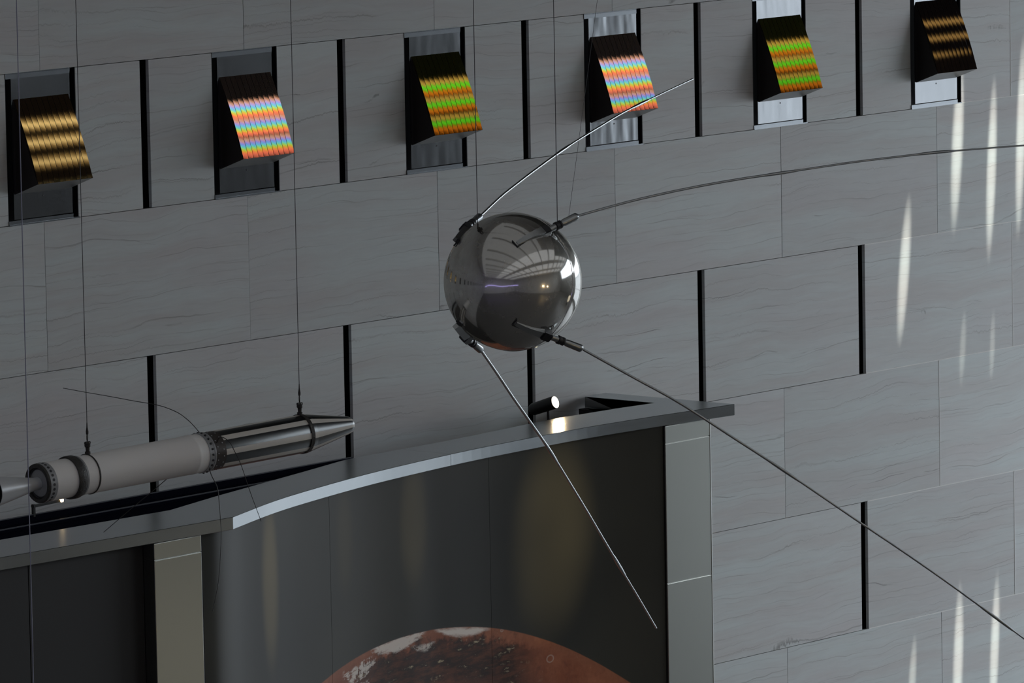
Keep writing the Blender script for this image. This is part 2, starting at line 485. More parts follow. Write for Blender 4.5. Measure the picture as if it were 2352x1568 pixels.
# ------------------------------------------------------------------ ribbed light boxes in the wall
def ribbed_face():
    """ten convex ribs side by side on a sheet bowed outwards from top to bottom; local frame of the box"""
    bm = bmesh.new()
    zt, zb, yo = 6.869-Z0, 6.45-Z0, -.158
    x0, x1 = -.198, .198
    A = V(0, 0, zt); B = V(0, yo, zb); L = (B-A).length; t = (B-A)/L
    nrm = V(0, -(zt-zb), yo); nrm = V(0, t.z, -t.y); nrm = nrm if nrm.y < 0 else -nrm
    th = math.radians(BOW); R = L/th
    nrib, m, nv = 10, 16, 24
    w = (x1-x0)/nrib
    prof = []
    for i in range(m+1):
        q = -1+2*i/m
        prof.append((q*w/2*.93, .00013*(1-q*q)))
    for rb in range(nrib):
        cx = x0 + (rb+.5)*w
        grid = []
        for k in range(nv+1):
            s = k/nv*L; ang = (k/nv-.5)*th
            h = R*(math.cos(ang)-math.cos(th/2))
            along = L/2 + R*math.sin(ang)
            nn = (nrm*math.cos(ang) + t*math.sin(ang))
            base = A + t*along + nrm*(h+.001)
            grid.append([bm.verts.new(base + V(cx+dx, 0, 0) + nn*dh) for dx, dh in prof])
        for a, b in zip(grid[:-1], grid[1:]):
            for i in range(m):
                bm.faces.new((a[i], a[i+1], b[i+1], b[i]))
    return bm

def wedge():
    bm = bmesh.new()
    zt, zb, yo, zi = 6.869-Z0, 6.45-Z0, -.158, 6.392-Z0
    x0, x1 = -.2, .2
    P = [(.0, zt), (yo, zb), (0, zi)]
    a = [bm.verts.new((x0, y, z)) for y, z in P]; b = [bm.verts.new((x1, y, z)) for y, z in P]
    for q in (a, b): bm.faces.new(q).material_index = 0
    bm.faces.new((a[0], a[1], b[1], b[0])).material_index = 0
    bm.faces.new((a[1], a[2], b[2], b[1])).material_index = 1
    bm.faces.new((a[2], a[0], b[0], b[2])).material_index = 0
    return bm

def make_light_box(label, group):
    t = thing('light_box', label, 'light box', (-W/2, 0, Z0), group=group)
    g = dict(space='LOCAL')
    bm = bmesh.new(); f0, f1 = .25, .254
    box(bm, -f1, -f0, .001, .12, -H, 0); box(bm, f0, f1, .001, .12, -H, 0)
    box(bm, -f1, f1, .11, .12, -H, 0)
    box(bm, -f0, f0, .012, .11, -.004, -.001); box(bm, -f0, f0, .012, .11, -H+.001, -H+.004)
    obj('frame', bm, M['black_frame'], t, **g)
    bm = bmesh.new()
    box(bm, -.211, .211, 0, .003, -.7345, -.0255)
    o = obj('backing_plate', bm, M['plate'], t, **g)
    bm = bmesh.new(); lathe(bm, (0, -.0015, -.628), (0, 1, 0), [(0, .0045), (.002, .0045)], 10)
    obj('screw', bm, M['rivet'], o, **g)
    bm = bmesh.new()
    box(bm, -.252, .211, -.003, .006, -.026, 0.); box(bm, -.252, .211, -.003, .004, -.004, .0015)
    obj('top_strip', bm, M['lip'], t, **g)
    bm = bmesh.new()
    box(bm, -.252, .211, -.004, .006, -H+.002, -.739); box(bm, -.252, .252, -.006, .002, -H-.002, -H+.004)
    obj('bottom_strip', bm, M['lip'], t, **g)
    h = obj('housing', wedge(), [M['box_side'], M['box_under']], t, **g)
    obj('ribbed_panel', ribbed_face(), M['gold'], t, smooth=25, **g)
    return t

def copy_tree(o, parent=None):
    c = o.copy(); C.objects.link(c)
    if parent: c.parent = parent
    for ch in list(o.children): copy_tree(ch, c)
    return c

GB = 'ribbed light boxes in a row along the marble wall'
boxes = [(0, 'gold', 'leftmost wall light box, bright gold bands on a dark brown ribbed face'),
         (1, 'spectrum', 'rainbow banded light box between the left gold box and a green one'),
         (2, 'green_gold', 'green and amber banded light box above and left of the metal sphere'),
         (3, 'spectrum', 'rainbow banded light box crossed by the tip of a bright antenna'),
         (4, 'green_gold', 'green and amber banded light box at the upper right, beside the dim gold one'),
         (5, 'dim_gold', 'rightmost wall light box, nearly black with dim gold bands')]
lb0 = make_light_box(boxes[0][2], GB)
def set_face(t, mat):
    for ch in t.children:
        if ch.name.startswith('ribbed_panel'):
            ch.material_slots[0].link = 'OBJECT'; ch.material_slots[0].material = M[mat]
for k, mat, lab in boxes:
    t = lb0 if k == 0 else copy_tree(lb0)
    t.location = ((k-.5)*W, 0, Z0); t['label'] = lab
    set_face(t, mat)
for k in (-1, -2, -3):       # the row goes on past the frame: the photo shows these as glints on the sphere's left edge
    t = copy_tree(lb0); t.location = ((k-.5)*W, 0, Z0); set_face(t, 'gold')
    t['label'] = 'gold light box mirrored as a small glint on the sphere'
    t['group'] = 'gold light boxes mirrored on the left edge of the sphere'

# ------------------------------------------------------------------ exhibit wall with metal cap
ex = thing('exhibit_wall', 'dark curved exhibit wall with a grey metal cap and planet mural, against the marble wall', 'display wall', (1.0, -.7, 0))
ZC, TC = 4.876, .062
front = [(-4.5, -1.30), (-2.497, -1.36), (-.956, -1.421)]
curve = spline([(-.956, -1.421, 0), (-.47, -1.242, 0), (-.05, -1.126, 0), (.508, -1.004, 0), (1.0, -.93, 0), (1.5, -.875, 0), (2.0, -.848, 0), (2.5, -.84, 0), (3.0, -.87, 0), (3.3, -.9, 0), (3.668, -.937, 0)], 6)
front += [(p.x, p.y) for p in curve[1:]]
inner = [(3.473, -.534), (3.146, -.495), (2.7, -.470), (2.378, -.490), (1.974, -.525), (1.59, -.545), (1.239, -.548), (.892, -.550), (.421, -.665), (-.027, -.768), (-.464, -.869), (-.645, -.917), (-.956, -1.0), (-1.539, -.985), (-4.5, -.90)]
bm = bmesh.new()
poly = front + [(3.662, -.025), (3.473, -.03)] + inner
prism(bm, poly, ZC-TC, ZC)
bmesh.ops.triangulate(bm, faces=[f for f in bm.faces if len(f.verts) > 4])
cap = obj('cap', bm, M['cap'], ex)
m = cap.modifiers.new('bevel', 'BEVEL'); m.width = .002; m.segments = 1; m.limit_method = 'ANGLE'; m.angle_limit = math.radians(50)
ys = min((abs(p.x-1.31), p.y) for p in curve)[1]
q_ = [p for p in curve]; i_ = max(i for i, p in enumerate(q_) if p.x < 1.31); f_ = (1.31-q_[i_].x)/(q_[i_+1].x-q_[i_].x); ys = q_[i_].lerp(q_[i_+1], f_).y
bm = bmesh.new(); box(bm, 1.3092, 1.3108, ys-.0006, -.56, ZC-TC+.001, ZC+.0003)
obj('cap_seam', bm, M['steel'], ex)
# dark trough between cap and marble wall, with a thin rail lip
bm = bmesh.new()
tr = [(.892, -.551), (.421, -.665), (-.027, -.768), (-.464, -.869), (-.645, -.917), (-.956, -1.0), (-1.539, -.985), (-4.5, -.90), (-4.5, -.535), (.2, -.535)]
prism(bm, tr, ZC-.2, ZC-.03)
obj('trough', bm, M['trough'], ex)
bm = bmesh.new()
box(bm, -4.5, .93, -.548, -.535, ZC-.2, ZC+.002)
obj('trough_back', bm, M['trough'], ex)
bm = bmesh.new()
box(bm, -4.5, .36, -.695, -.684, ZC-.05, ZC-.016)
obj('trough_back', bm, M['trough'], ex)
bm = bmesh.new()
box(bm, -4.5, .93, -.550, -.533, ZC+.002, ZC+.0045); box(bm, -4.5, .36, -.697, -.682, ZC-.016, ZC-.012)
obj('trough_rail', bm, M['trough_lip'], ex)

# curved mural panels, three sheets
crv = [(-1.165, -1.36), (-.956, -1.335), (-.7, -1.25), (-.47, -1.185), (-.05, -1.075), (.508, -.96), (1.0, -.895), (1.312, -.86), (1.777, -.82), (2.252, -.80), (2.718, -.812), (3.118, -.872)]
cum = [0]
for a, b in zip(crv[:-1], crv[1:]): cum.append(cum[-1] + math.hypot(b[0]-a[0], b[1]-a[1]))
sm = spline([(a[0], a[1], s) for a, s in zip(crv, cum)], 8)
def panel(s0, s1):
    bm = bmesh.new(); uvl = bm.loops.layers.uv.new('metres')
    pts = [p for p in sm if s0 < p.z < s1]
    def atS(s):
        for a, b in zip(sm[:-1], sm[1:]):
            if a.z <= s <= b.z: return a.lerp(b, (s-a.z)/(b.z-a.z))
        return sm[-1]
    pts = [atS(s0)] + pts + [atS(s1)]
    zs = (0.05, ZC-TC-.001); D = .03
    g = {}
    for i, p in enumerate(pts):
        for k, z in enumerate(zs):
            g[i, k, 0] = bm.verts.new((p.x, p.y, z)); g[i, k, 1] = bm.verts.new((p.x, p.y+D, z))
    info = {v: (p.z, z) for i, p in enumerate(pts) for k, z in enumerate(zs) for v in (g[i, k, 0], g[i, k, 1])}
    n = len(pts)
    for i in range(n-1):
        for q in ((g[i,0,0], g[i+1,0,0], g[i+1,1,0], g[i,1,0]), (g[i,0,1], g[i,1,1], g[i+1,1,1], g[i+1,0,1]),
                  (g[i,1,0], g[i+1,1,0], g[i+1,1,1], g[i,1,1]), (g[i,0,0], g[i,0,1], g[i+1,0,1], g[i+1,0,0])):
            bm.faces.new(q)
    for i in (0, n-1): bm.faces.new((g[i,0,0], g[i,1,0], g[i,1,1], g[i,0,1]))
    for f in bm.faces:
        for l in f.loops: l[uvl].uv = info[l.vert]
    return obj('mural_panel', bm, M['mural'], ex, smooth=40)
for a, b in ((.028, 1.413), (1.4155, 2.915), (2.9175, cum[-1]-.005)):
    panel(a, b)
# flat black panels left of the column
for a, b in ((-4.5, -2.298), (-2.292, -1.503)):
    bm = bmesh.new(); box(bm, a, b, -1.325, -1.30, .05, ZC-TC-.001); obj('side_panel', bm, M['dark_panel'], ex)
bm = bmesh.new(); box(bm, -1.60, -1.50, -1.20, -1.18, .05, ZC-TC-.001); box(bm, -1.15, -1.10, -1.2, -1.18, .05, ZC-TC-.001)
obj('reveal', bm, M['black'], ex)
# brushed columns with a sheet joint, the right one with a bright edge
def column(x0, x1, y0, y1, seams):
    bm = bmesh.new()
    zs = sorted([.05] + seams + [ZC-TC-.001])
    for a, b in zip(zs[:-1], zs[1:]): box(bm, x0, x1, y0, y1, a+.001, b-.001)
    c = obj('column', bm, M['column'], ex)
    m = c.modifiers.new('bevel', 'BEVEL'); m.width = .003; m.segments = 2
    bm = bmesh.new(); box(bm, x0+.004, x1-.004, y0+.006, y1-.004, .05, ZC-TC-.002)
    obj('column_core', bm, M['column_seam'], c)
    return c
column(-1.50, -1.165, -1.40, -1.25, [4.73, 2.9])
column(3.117, 3.509, -.885, -.80, [4.715, 3.945, 3.1])
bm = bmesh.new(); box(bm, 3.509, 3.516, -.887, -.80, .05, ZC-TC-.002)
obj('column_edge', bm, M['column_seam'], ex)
bm = bmesh.new(); box(bm, -1.165, -1.143, -1.385, -1.34, .05, ZC-TC-.001); obj('column_gap', bm, M['black'], ex)
# dark side return below the cap, seen through the notch
bm = bmesh.new(); box(bm, 3.42, 3.50, -.79, -.03, .05, ZC-TC-.001); obj('side_return', bm, M['dark_panel'], ex)

# ------------------------------------------------------------------ little lamps behind the cap
ly = -.36
lc = V(2.818, ly, 4.942)
sp = thing('spotlight', 'black cylindrical spotlight with a glowing lens, behind the metal cap', 'spotlight', (2.79, -.33, 4.80))
ldir = V(.10, -.90, .30).normalized()
bm = bmesh.new(); lathe(bm, lc, -ldir, [(0, .034), (.004, .036), (.012, .036), (.15, .034), (.165, .028), (.168, .015)], 32)
hs = obj('housing', bm, M['light_housing'], sp, smooth=40)
bm = bmesh.new(); lathe(bm, lc + ldir*.006, -ldir, [(0, .010), (.002, .024), (.006, .0325), (.008, .0325)], 32)
obj('lens', bm, M['lens'], hs, smooth=40)
bm = bmesh.new(); tube(bm, [(2.84, ly+.07, 4.92), (2.84, ly+.07, 4.60)], .008, 10)
obj('stem', bm, M['light_housing'], sp, smooth=40)
bm = bmesh.new(); box(bm, 2.80, 2.88, ly+.03, ly+.11, 4.59, 4.606); obj('mount', bm, M['light_housing'], sp)

la = thing('picture_light', 'small black arm lamp with a tiny warm glow, on the trough rail below the rocket', 'lamp', (-1.45, -.545, 4.86))
bm = bmesh.new(); box(bm, -1.456, -1.442, -.55, -.536, 4.868, 4.93); obj('post', bm, M['light_housing'], la)
bm = bmesh.new(); obox(bm, V(-1.36, -.55, 4.924), V(.19, -.005, .006), V(0, 0, 1), .20, .02, .012); ar = obj('arm', bm, M['light_housing'], la)
bm = bmesh.new(); lathe(bm, V(-1.268, -.562, 4.930), V(.3, -.8, .3), [(-.012, .006), (-.006, .010), (.004, .0115), (.008, .006)], 16); obj('bulb', bm, M['led'], ar, smooth=60)

# ------------------------------------------------------------------ the sphere satellite
SC = V(-3.3806, -5.271, 6.4978); SR = .29
axis = V(.9, -.02, -.05)
sat = thing('satellite', 'polished metal sphere satellite with four swept back whip antennas, hanging from wires', 'satellite', SC)
view = V(.76, .638, -.121); right = V(.641, -.767, -.018); upv = V(.105, .064, .992)
bm = bmesh.new()
bmesh.ops.create_uvsphere(bm, u_segments=128, v_segments=64, radius=SR)
bm.transform(Matrix.Translation(SC))
obj('shell', bm, M['chrome'], sat, smooth=60)
sa = (right*.50 + view*.86).normalized()        # axis through nose and tail of the sphere
bm = bmesh.new()
nr = 128; d_, s_, u_ = frame_of(sa); rr = []
for i in range(nr):
    a = 2*PI*i/nr; e = s_*math.cos(a) + u_*math.sin(a)
    rr.append([SC + e*(SR-.002) - d_*.0045, SC + e*(SR+.0015) - d_*.003, SC + e*(SR+.0015) + d_*.003, SC + e*(SR-.002) + d_*.0045])
rings(bm, rr, closed=True)
obj('seam_flange', bm, M['chrome'], sat, smooth=50)

def antenna(mount, rod, joints, rmat, r0):
    a0, a1 = V(*mount[0]), V(*mount[1])
    d = (a1-a0).normalized(); L = (a1-a0).length
    outw = ((a0+a1)/2 - SC).normalized(); outw = (outw - outw.dot(d)*d).normalized()
    side = d.cross(outw)
    pts = spline([a1] + [V(*p) for p in rod], 8)
    cum = [0]
    for p, q in zip(pts[:-1], pts[1:]): cum.append(cum[-1] + (q-p).length)
    dense = []
    # resample finely so the joints read
    N = 160; k = 0
    for i in range(N+1):
        s = cum[-1]*i/N
        while k < len(cum)-2 and cum[k+1] < s: k += 1
        f = (s-cum[k])/max(cum[k+1]-cum[k], 1e-9); dense.append(pts[k].lerp(pts[k+1], f))
    jl = []
    for j_ in joints:
        q = V(*rod[j_]); best = min(range(len(pts)), key=lambda i: (pts[i]-q).length); jl.append(cum[best])
    def rad(tt, s):
        n = sum(1 for x in jl if s > x)
        r = r0*(1-.14*n)
        for x in jl:
            dd = abs(s-x)
            if dd < .09: r = max(r, r0*(1.0 + .30*(1-(dd/.09)**2)))
        return r
    bm = bmesh.new(); tube(bm, dense, rad, 12)
    A = obj('antenna', bm, rmat, sat, smooth=60)
    # bracket: a channel on the sphere that rises towards the block
    bm = bmesh.new()
    st = .40*L; wI, wO = .012, .022
    def onS(p, lift):
        v = (p - SC); return SC + v.normalized()*(SR+lift)
    secs = []
    for f in (0., .25, .5, .75, 1.):
        p = a0 + d*(st*f); w = wI + (wO-wI)*f
        top = max(((p-SC).length-SR), .003) + .012*f
        b = SC + (p-SC).normalized()*(SR-.004)
        ou = (p-SC).normalized()
        secs.append([b - side*w, b + side*w, b + ou*(top+.006) + side*w*.75, b + ou*(top+.006) - side*w*.75])
    rings(bm, secs)
    obj('bracket', bm, M['bracket'], A, smooth=30)
    bm = bmesh.new()
    tip = onS(a0 - d*.01, .004); tube(bm, [tip - side*.022, tip + side*.012, tip + d*.05 + side*.012], .0035, 8)
    obj('bracket_clip', bm, M['block'], A)
    bm = bmesh.new(); obox(bm, a0 + d*(.455*L) - outw*.002, d, outw, .10*L+.012, .040, .046)
    bmesh.ops.bevel(bm, geom=bm.edges[:], offset=.004, segments=2, affect='EDGES')
    obj('insulator_block', bm, M['block'], A, smooth=35)
    bm = bmesh.new(); lathe(bm, a0, d, [(.50*L, .0135), (.64*L, .0135)], 24); obj('socket', bm, M['steel'], A, smooth=40)
    bm = bmesh.new(); lathe(bm, a0, d, [(.63*L, .014), (.635*L, .0185), (.67*L, .0185), (.675*L, .015), (.695*L, .015), (.70*L, .018), (.72*L, .018), (.725*L, .013)], 24)
    obj('collar', bm, M['block'], A, smooth=40)
    bm = bmesh.new(); lathe(bm, a0, d, [(.72*L, .010), (.77*L, .0155), (.95*L, .0165), (.98*L, .0165), (1.0*L, .012), (1.01*L, .006)], 24)
    obj('sleeve', bm, M['steel'], A, smooth=40)
    return A
UR = [(-3.067,-5.544,6.799),(-2.942,-5.585,6.819),(-2.777,-5.641,6.841),(-2.611,-5.698,6.859),(-2.435,-5.76,6.874),(-2.26,-5.823,6.885),(-2.073,-5.891,6.898),(-1.885,-5.96,6.91),(-1.697,-6.03,6.918),(-1.509,-6.102,6.925),(-1.3,-6.182,6.927),(-1.086,-6.266,6.928),(-.837,-6.365,6.924)]
LR = [(-3.073,-5.652,6.091),(-2.885,-5.757,5.965),(-2.678,-5.872,5.806),(-2.47,-5.987,5.645),(-2.146,-6.168,5.383),(-1.979,-6.262,5.249),(-1.802,-6.362,5.102),(-1.606,-6.472,4.933),(-1.496,-6.535,4.836),(-1.338,-6.625,4.7)]
UL = [(-3.021,-4.91,6.806),(-2.835,-4.853,6.847),(-2.673,-4.804,6.881),(-2.377,-4.721,6.942),(-2.178,-4.668,6.979),(-1.979,-4.618,7.014),(-1.78,-4.57,7.049),(-1.587,-4.527,7.077),(-1.331,-4.473,7.112),(-1.066,-4.42,7.148)]
LL = [(-3.13,-4.964,6.062),(-2.944,-4.898,5.929),(-2.743,-4.83,5.788),(-2.534,-4.759,5.638),(-2.147,-4.62,5.344),(-1.935,-4.544,5.178),(-1.719,-4.468,5.007),(-1.487,-4.389,4.823),(-1.262,-4.312,4.64)]
antenna([(-3.531,-5.424,6.674),(-3.221,-5.495,6.772)], UR, [5, 9], M['shaded_rod'], .0052)
antenna([(-3.564,-5.437,6.353),(-3.267,-5.545,6.221)], LR, [3, 7], M['shaded_rod'], .0052)
antenna([(-3.568,-5.112,6.688),(-3.255,-4.99,6.747)], UL, [3, 7], M['rod'], .0056)
antenna([(-3.607,-5.135,6.32),(-3.312,-5.029,6.188)], LL, [3, 6], M['rod'], .0062)
# eye hook on the shell
hk = V(-3.561, -5.238, 6.745)
hn = (hk-SC).normalized(); hb = SC + hn*(SR-.003)
bm = bmesh.new(); lathe(bm, hb, hn, [(0, .012), (.006, .012), (.008, .006), (.014, .006)], 16)
torus(bm, hb + hn*.022, right, .010, .0035, 20, 8)
obj('eye_bolt', bm, M['hardware'], sat, smooth=50)
hook_top = hb + hn*.024

# ------------------------------------------------------------------ wires
def wire(label, pts, r, mat='wire', extra=None):
    t = thing('suspension_wire', label, 'wire', pts[0])
    bm = bmesh.new(); tube(bm, [Vector(p) for p in pts], r, 8)
    obj('strand', bm, M[mat], t, smooth=60)
    if extra: extra(t)
    return t
def up_to(p, dx=0, dy=0): return (p[0]+dx, p[1]+dy, ZT)
wire('thin wire holding the sphere by the eye bolt at its upper left', [hook_top, up_to(hook_top)], .0017)
s2 = V(-3.317, -5.466, 6.757)
wire('thin wire holding the sphere by its upper right antenna socket', [s2, up_to(s2)], .0017)
s3 = V(-3.262, -5.483, 6.775)
wire('faint slanting thread just right of the two wires above the sphere', [s3, (-3.094, -5.519, 7.668), (-2.11, -5.73, ZT)], .0008)
bw = thing('suspension_wire', 'blurry bluish wire running down the far left edge of the picture', 'wire', (-8.85, -7.76, .0))
bm = bmesh.new(); tube(bm, [(-8.15, -7.12, ZT-.06), (-8.57, -7.499, 8.077), (-8.762, -7.679, 5.929), (-9.29, -8.16, .0)], .0017, 8)
obj('strand', bm, M['blue_wire'], bw, smooth=60)

# ------------------------------------------------------------------ the rocket stage satellite
EO = V(-5.0399, -4.0867, 5.7551)
rk = thing('rocket_satellite', 'white and striped rocket stage satellite with a nozzle, hanging at the left', 'satellite', EO, (0, -.0376, -.1313))
RB = .0826
def L(prof, name, mat, parent, n=64, smooth=35, closed=False, more=None, cap=True):
    bm = bmesh.new(); lathe(bm, (0, 0, 0), (1, 0, 0), prof, n, 0, cap, closed)
    if more: more(bm)
    return obj(name, bm, mat, parent, smooth=smooth, space='LOCAL')
nz = L([(-.235, .064), (-.16, .052), (-.09, .040), (-.045, .031), (-.02, .027), (.012, .027), (.012, .020), (-.02, .020), (-.05, .026), (-.10, .038), (-.16, .049), (-.235, .061)], 'nozzle', [M['white_nozzle'], M['nozzle_in']], rk, closed=True)
for p in nz.data.polygons:
    c = p.center
    if p.normal.dot(Vector((0, c.y, c.z))) < 0 and c.x < -.02: p.material_index = 1
L([(.002, .004), (.0, .03), (.006, .056), (.016, .063), (.03, .065)], 'end_plate', M['ring'], rk)
def holes(bm):
    for i in range(26):
        a = 2*PI*i/26
        c = V(.022, math.cos(a)*(RB+.0002), math.sin(a)*(RB+.0002)); lathe(bm, c, V(0, math.cos(a), math.sin(a)), [(-.002, .0062), (.0008, .0062)], 10, 1)
L([(.0, .064), (-.004, .066), (-.004, .080), (.0, RB), (.006, RB), (.006, .064)], 'end_ring', M['band'], rk, closed=True)
L([(.006, .066), (.006, RB), (.042, RB), (.042, .066)], 'hole_ring', [M['ring'], M['rivet']], rk, closed=True, more=holes)
mc = L([(.042, .05), (.042, RB-.001), (.27, RB-.001), (.27, RB+.0005), (.276, RB+.0005), (.276, RB), (.80, RB), (.803, RB+.001), (.813, RB+.001), (.816, RB), (.86, RB), (.86, .05)], 'motor_case', M['white_paint'], rk, cap=True)
L([(.155, RB-.004), (.152, RB+.006), (.158, RB+.008), (.186, RB+.008), (.192, RB+.005), (.192, RB-.004)], 'clamp_band', M['band'], rk, closed=True)
L([(.198, RB-.002), (.198, RB+.003), (.206, RB+.003), (.206, RB-.002)], 'thin_band', M['ring'], rk, closed=True)
L([(.262, RB-.002), (.262, RB+.0025), (.267, RB+.0025), (.267, RB-.002)], 'hanger_strap', M['hardware'], rk, closed=True)
def bolts(bm):
    for i in range(22):
        a = 2*PI*i/22
        for xx in (.875,):
            e = V(0, math.cos(a), math.sin(a)); lathe(bm, V(xx, 0, 0) + e*(RB+.0025), e, [(-.002, .0048), (.003, .0048), (.004, .003)], 8, 1)
L([(.858, .06), (.858, RB+.003), (.866, RB+.003), (.868, RB+.001), (.884, RB+.001), (.886, RB+.003), (.893, RB+.003), (.893, .06)], 'joint_ring', [M['ring'], M['rivet']], rk, closed=True, more=bolts)
def rivets(bm):
    for xx, off in ((.905, 0), (.935, .5)):
        for i in range(18):
            a = 2*PI*(i+off)/18; e = V(0, math.cos(a), math.sin(a))
            lathe(bm, V(xx, 0, 0) + e*RB, e, [(-.002, .003), (.0015, .003), (.002, .0015)], 8, 1)
L([(.893, .05), (.893, RB), (.95, RB), (.95, .05)], 'antenna_section', [M['brown_section'], M['ring']], rk, more=rivets)
bo = L([(.95, .05), (.95, RB), (1.46, RB), (1.462, RB-.001), (1.462, .05)], 'striped_body', M['stripes'], rk, n=96)
L([(1.462, .05), (1.462, RB-.001), (1.49, RB-.006), (1.69, .040), (1.708, .035), (1.716, .027), (1.721, .014), (1.723, .001)], 'nose_cone', M['stripes'], rk, n=96, smooth=30)
L([(1.424, RB-.002), (1.424, RB+.003), (1.442, RB+.003), (1.442, RB-.002)], 'hanger_strap', M['band'], rk, closed=True)
def whip(pts):
    bm = bmesh.new(); tube(bm, spline(pts, 6), lambda t_, s: .0019-.0006*t_, 6); obj('whip_antenna', bm, M['hardware'], rk, smooth=60)
whip([(-4.13,-4.22,5.81),(-4.151,-4.186,5.861),(-4.092,-4.095,5.881),(-4.037,-4.001,5.9),(-3.99,-3.896,5.919),(-3.963,-3.769,5.935),(-3.954,-3.621,5.942),(-3.952,-3.465,5.952),(-3.939,-3.323,5.957),(-3.932,-3.173,5.965)])
whip([(-4.13,-4.24,5.80),(-4.17,-4.31,5.862),(-4.195,-4.385,5.852),(-4.222,-4.44,5.818),(-4.247,-4.49,5.782),(-4.272,-4.535,5.742),(-4.299,-4.594,5.667),(-4.32,-4.67,5.554)])
whip([(-4.14,-4.22,5.78),(-4.201,-4.28,5.715),(-4.218,-4.333,5.655),(-4.235,-4.359,5.576),(-4.256,-4.384,5.477),(-4.284,-4.402,5.374),(-4.316,-4.415,5.267),(-4.358,-4.418,5.155)])
whip([(-4.12,-4.16,5.77),(-4.126,-4.079,5.754),(-4.189,-4.048,5.688),(-4.264,-4.002,5.62),(-4.346,-3.95,5.549),(-4.443,-3.883,5.458)])
# hang wires with turnbuckles
MW = world_of(rk)
def hardware(base, up):
    def f(t):
        bm = bmesh.new()
        lathe(bm, base, up, [(-.004, .012), (.008, .012), (.010, .008), (.026, .009), (.030, .013), (.040, .013), (.043, .008), (.050, .008)], 16)
        lathe(bm, base + up*.045, V(1, 0, 0), [(-.014, .006), (.014, .006)], 10)
        h = obj('swivel', bm, M['hardware'], t, smooth=40)
        bm = bmesh.new(); torus(bm, base + up*.066, right.cross(V(0, 0, 1)).cross(V(0, 0, 1)), .012, .0032, 20, 8)
        obj('shackle', bm, M['hardware'], h, smooth=50)
        bm = bmesh.new(); lathe(bm, base + up*.08, up, [(0, .005), (.012, .006), (.03, .003), (.05, .002)], 10)
        obj('ferrule', bm, M['hardware'], t, smooth=50)
    return f
for s, lab in ((.27, 'thin wire with a dark swivel holding the white tail of the rocket'), (1.433, 'thin wire with a dark swivel holding the striped nose of the rocket')):
    b = MW @ V(s, 0, RB+.003)
    up = V(0, 0, 1)
    wire(lab, [b + up*.08, up_to(b)], .0016, extra=hardware(b, up))

# ------------------------------------------------------------------ lamps of the hall, seen mirrored in the sphere, plus an added glow
def hall_lamp(label, p, r):
    t = thing('hall_lamp', label, 'lamp', p, group='warm hall lamps mirrored in the sphere')
    bm = bmesh.new(); bmesh.ops.create_icosphere(bm, subdivisions=2, radius=r); bm.transform(Matrix.Translation(p))
    obj('globe', bm, M['hall_lamp'], t, smooth=60)
    bm = bmesh.new(); tube(bm, [(p[0], p[1], p[2]+r*.9), (p[0], p[1], ZT-.5)], .03, 8); obj('pendant_rod', bm, M['light_housing'], t)
hall_lamp('warm hall lamp mirrored as a gold dot on the sphere', (-2.85, -31.3, 5.1), .42)
hall_lamp('warm hall lamp mirrored as a gold dot on the sphere', (.95, -31.6, 4.5), .28)
st = thing('glowbox', 'added unseen showcase on the hall floor, mirrored in the foot of the left column', 'glowbox', (9.8, -11.9, 0))  # added glowing box, warms the reflection in the left column's foot
bm = bmesh.new(); box(bm, 8.9, 10.7, -12.4, -11.4, 0, .9); obj('plinth', bm, M['hall_dark'], st)
bm = bmesh.new(); box(bm, 8.95, 10.65, -12.35, -11.45, .9, 2.1); obj('glow_body', bm, M['glowbox'], st)
lt = thing('light_tube', 'curving violet light tube mirrored across the middle of the sphere', 'light', (-30., -12., 6.3))
VT = spline([(-31.5, -2.0, 5.3), (-31.5, -4.5, 6.4), (-31.0, -9.0, 6.6), (-29., -15., 6.0), (-26., -21., 6.5), (-22.5, -27., 6.9)], 6)
bm = bmesh.new(); tube(bm, VT, .16, 8); obj('glow_tube', bm, M['violet'], lt, smooth=60)
for p in VT[3::8]:
    bm = bmesh.new(); tube(bm, [p, (p.x, p.y, ZT-.5)], .02, 6); obj('hanger', bm, M['light_housing'], lt)

# added black raft above the strip lights, darkens what the ribbed sheets mirror
rf = thing('added_raft', 'added black sheet high above the light boxes, unseen, darkens their reflections', 'added black sheet', (8., -5., 9.06))
bm = bmesh.new(); box(bm, -.5, 15.3, -8.5, -1.8, 9.06, 9.14); obj('deck', bm, M['raft'], rf)
for x_ in (1., 8., 15.):
    bm = bmesh.new(); tube(bm, [(x_, -5., 9.14), (x_, -5., ZT)], .03, 8); obj('hanger', bm, M['light_housing'], rf)

# ------------------------------------------------------------------ lights
FILL = .31; SKY = 7.4; BEAM = 2200.; GROUND = 1.3
def area(name, loc, rot, sx, sy, power, col):
    l = bpy.data.lights.new(name, 'AREA'); l.shape = 'RECTANGLE'; l.size = sx; l.size_y = sy; l.energy = power; l.color = col
    o = bpy.data.objects.new(name, l); C.objects.link(o); o.location = loc; o.rotation_euler = rot
    return o

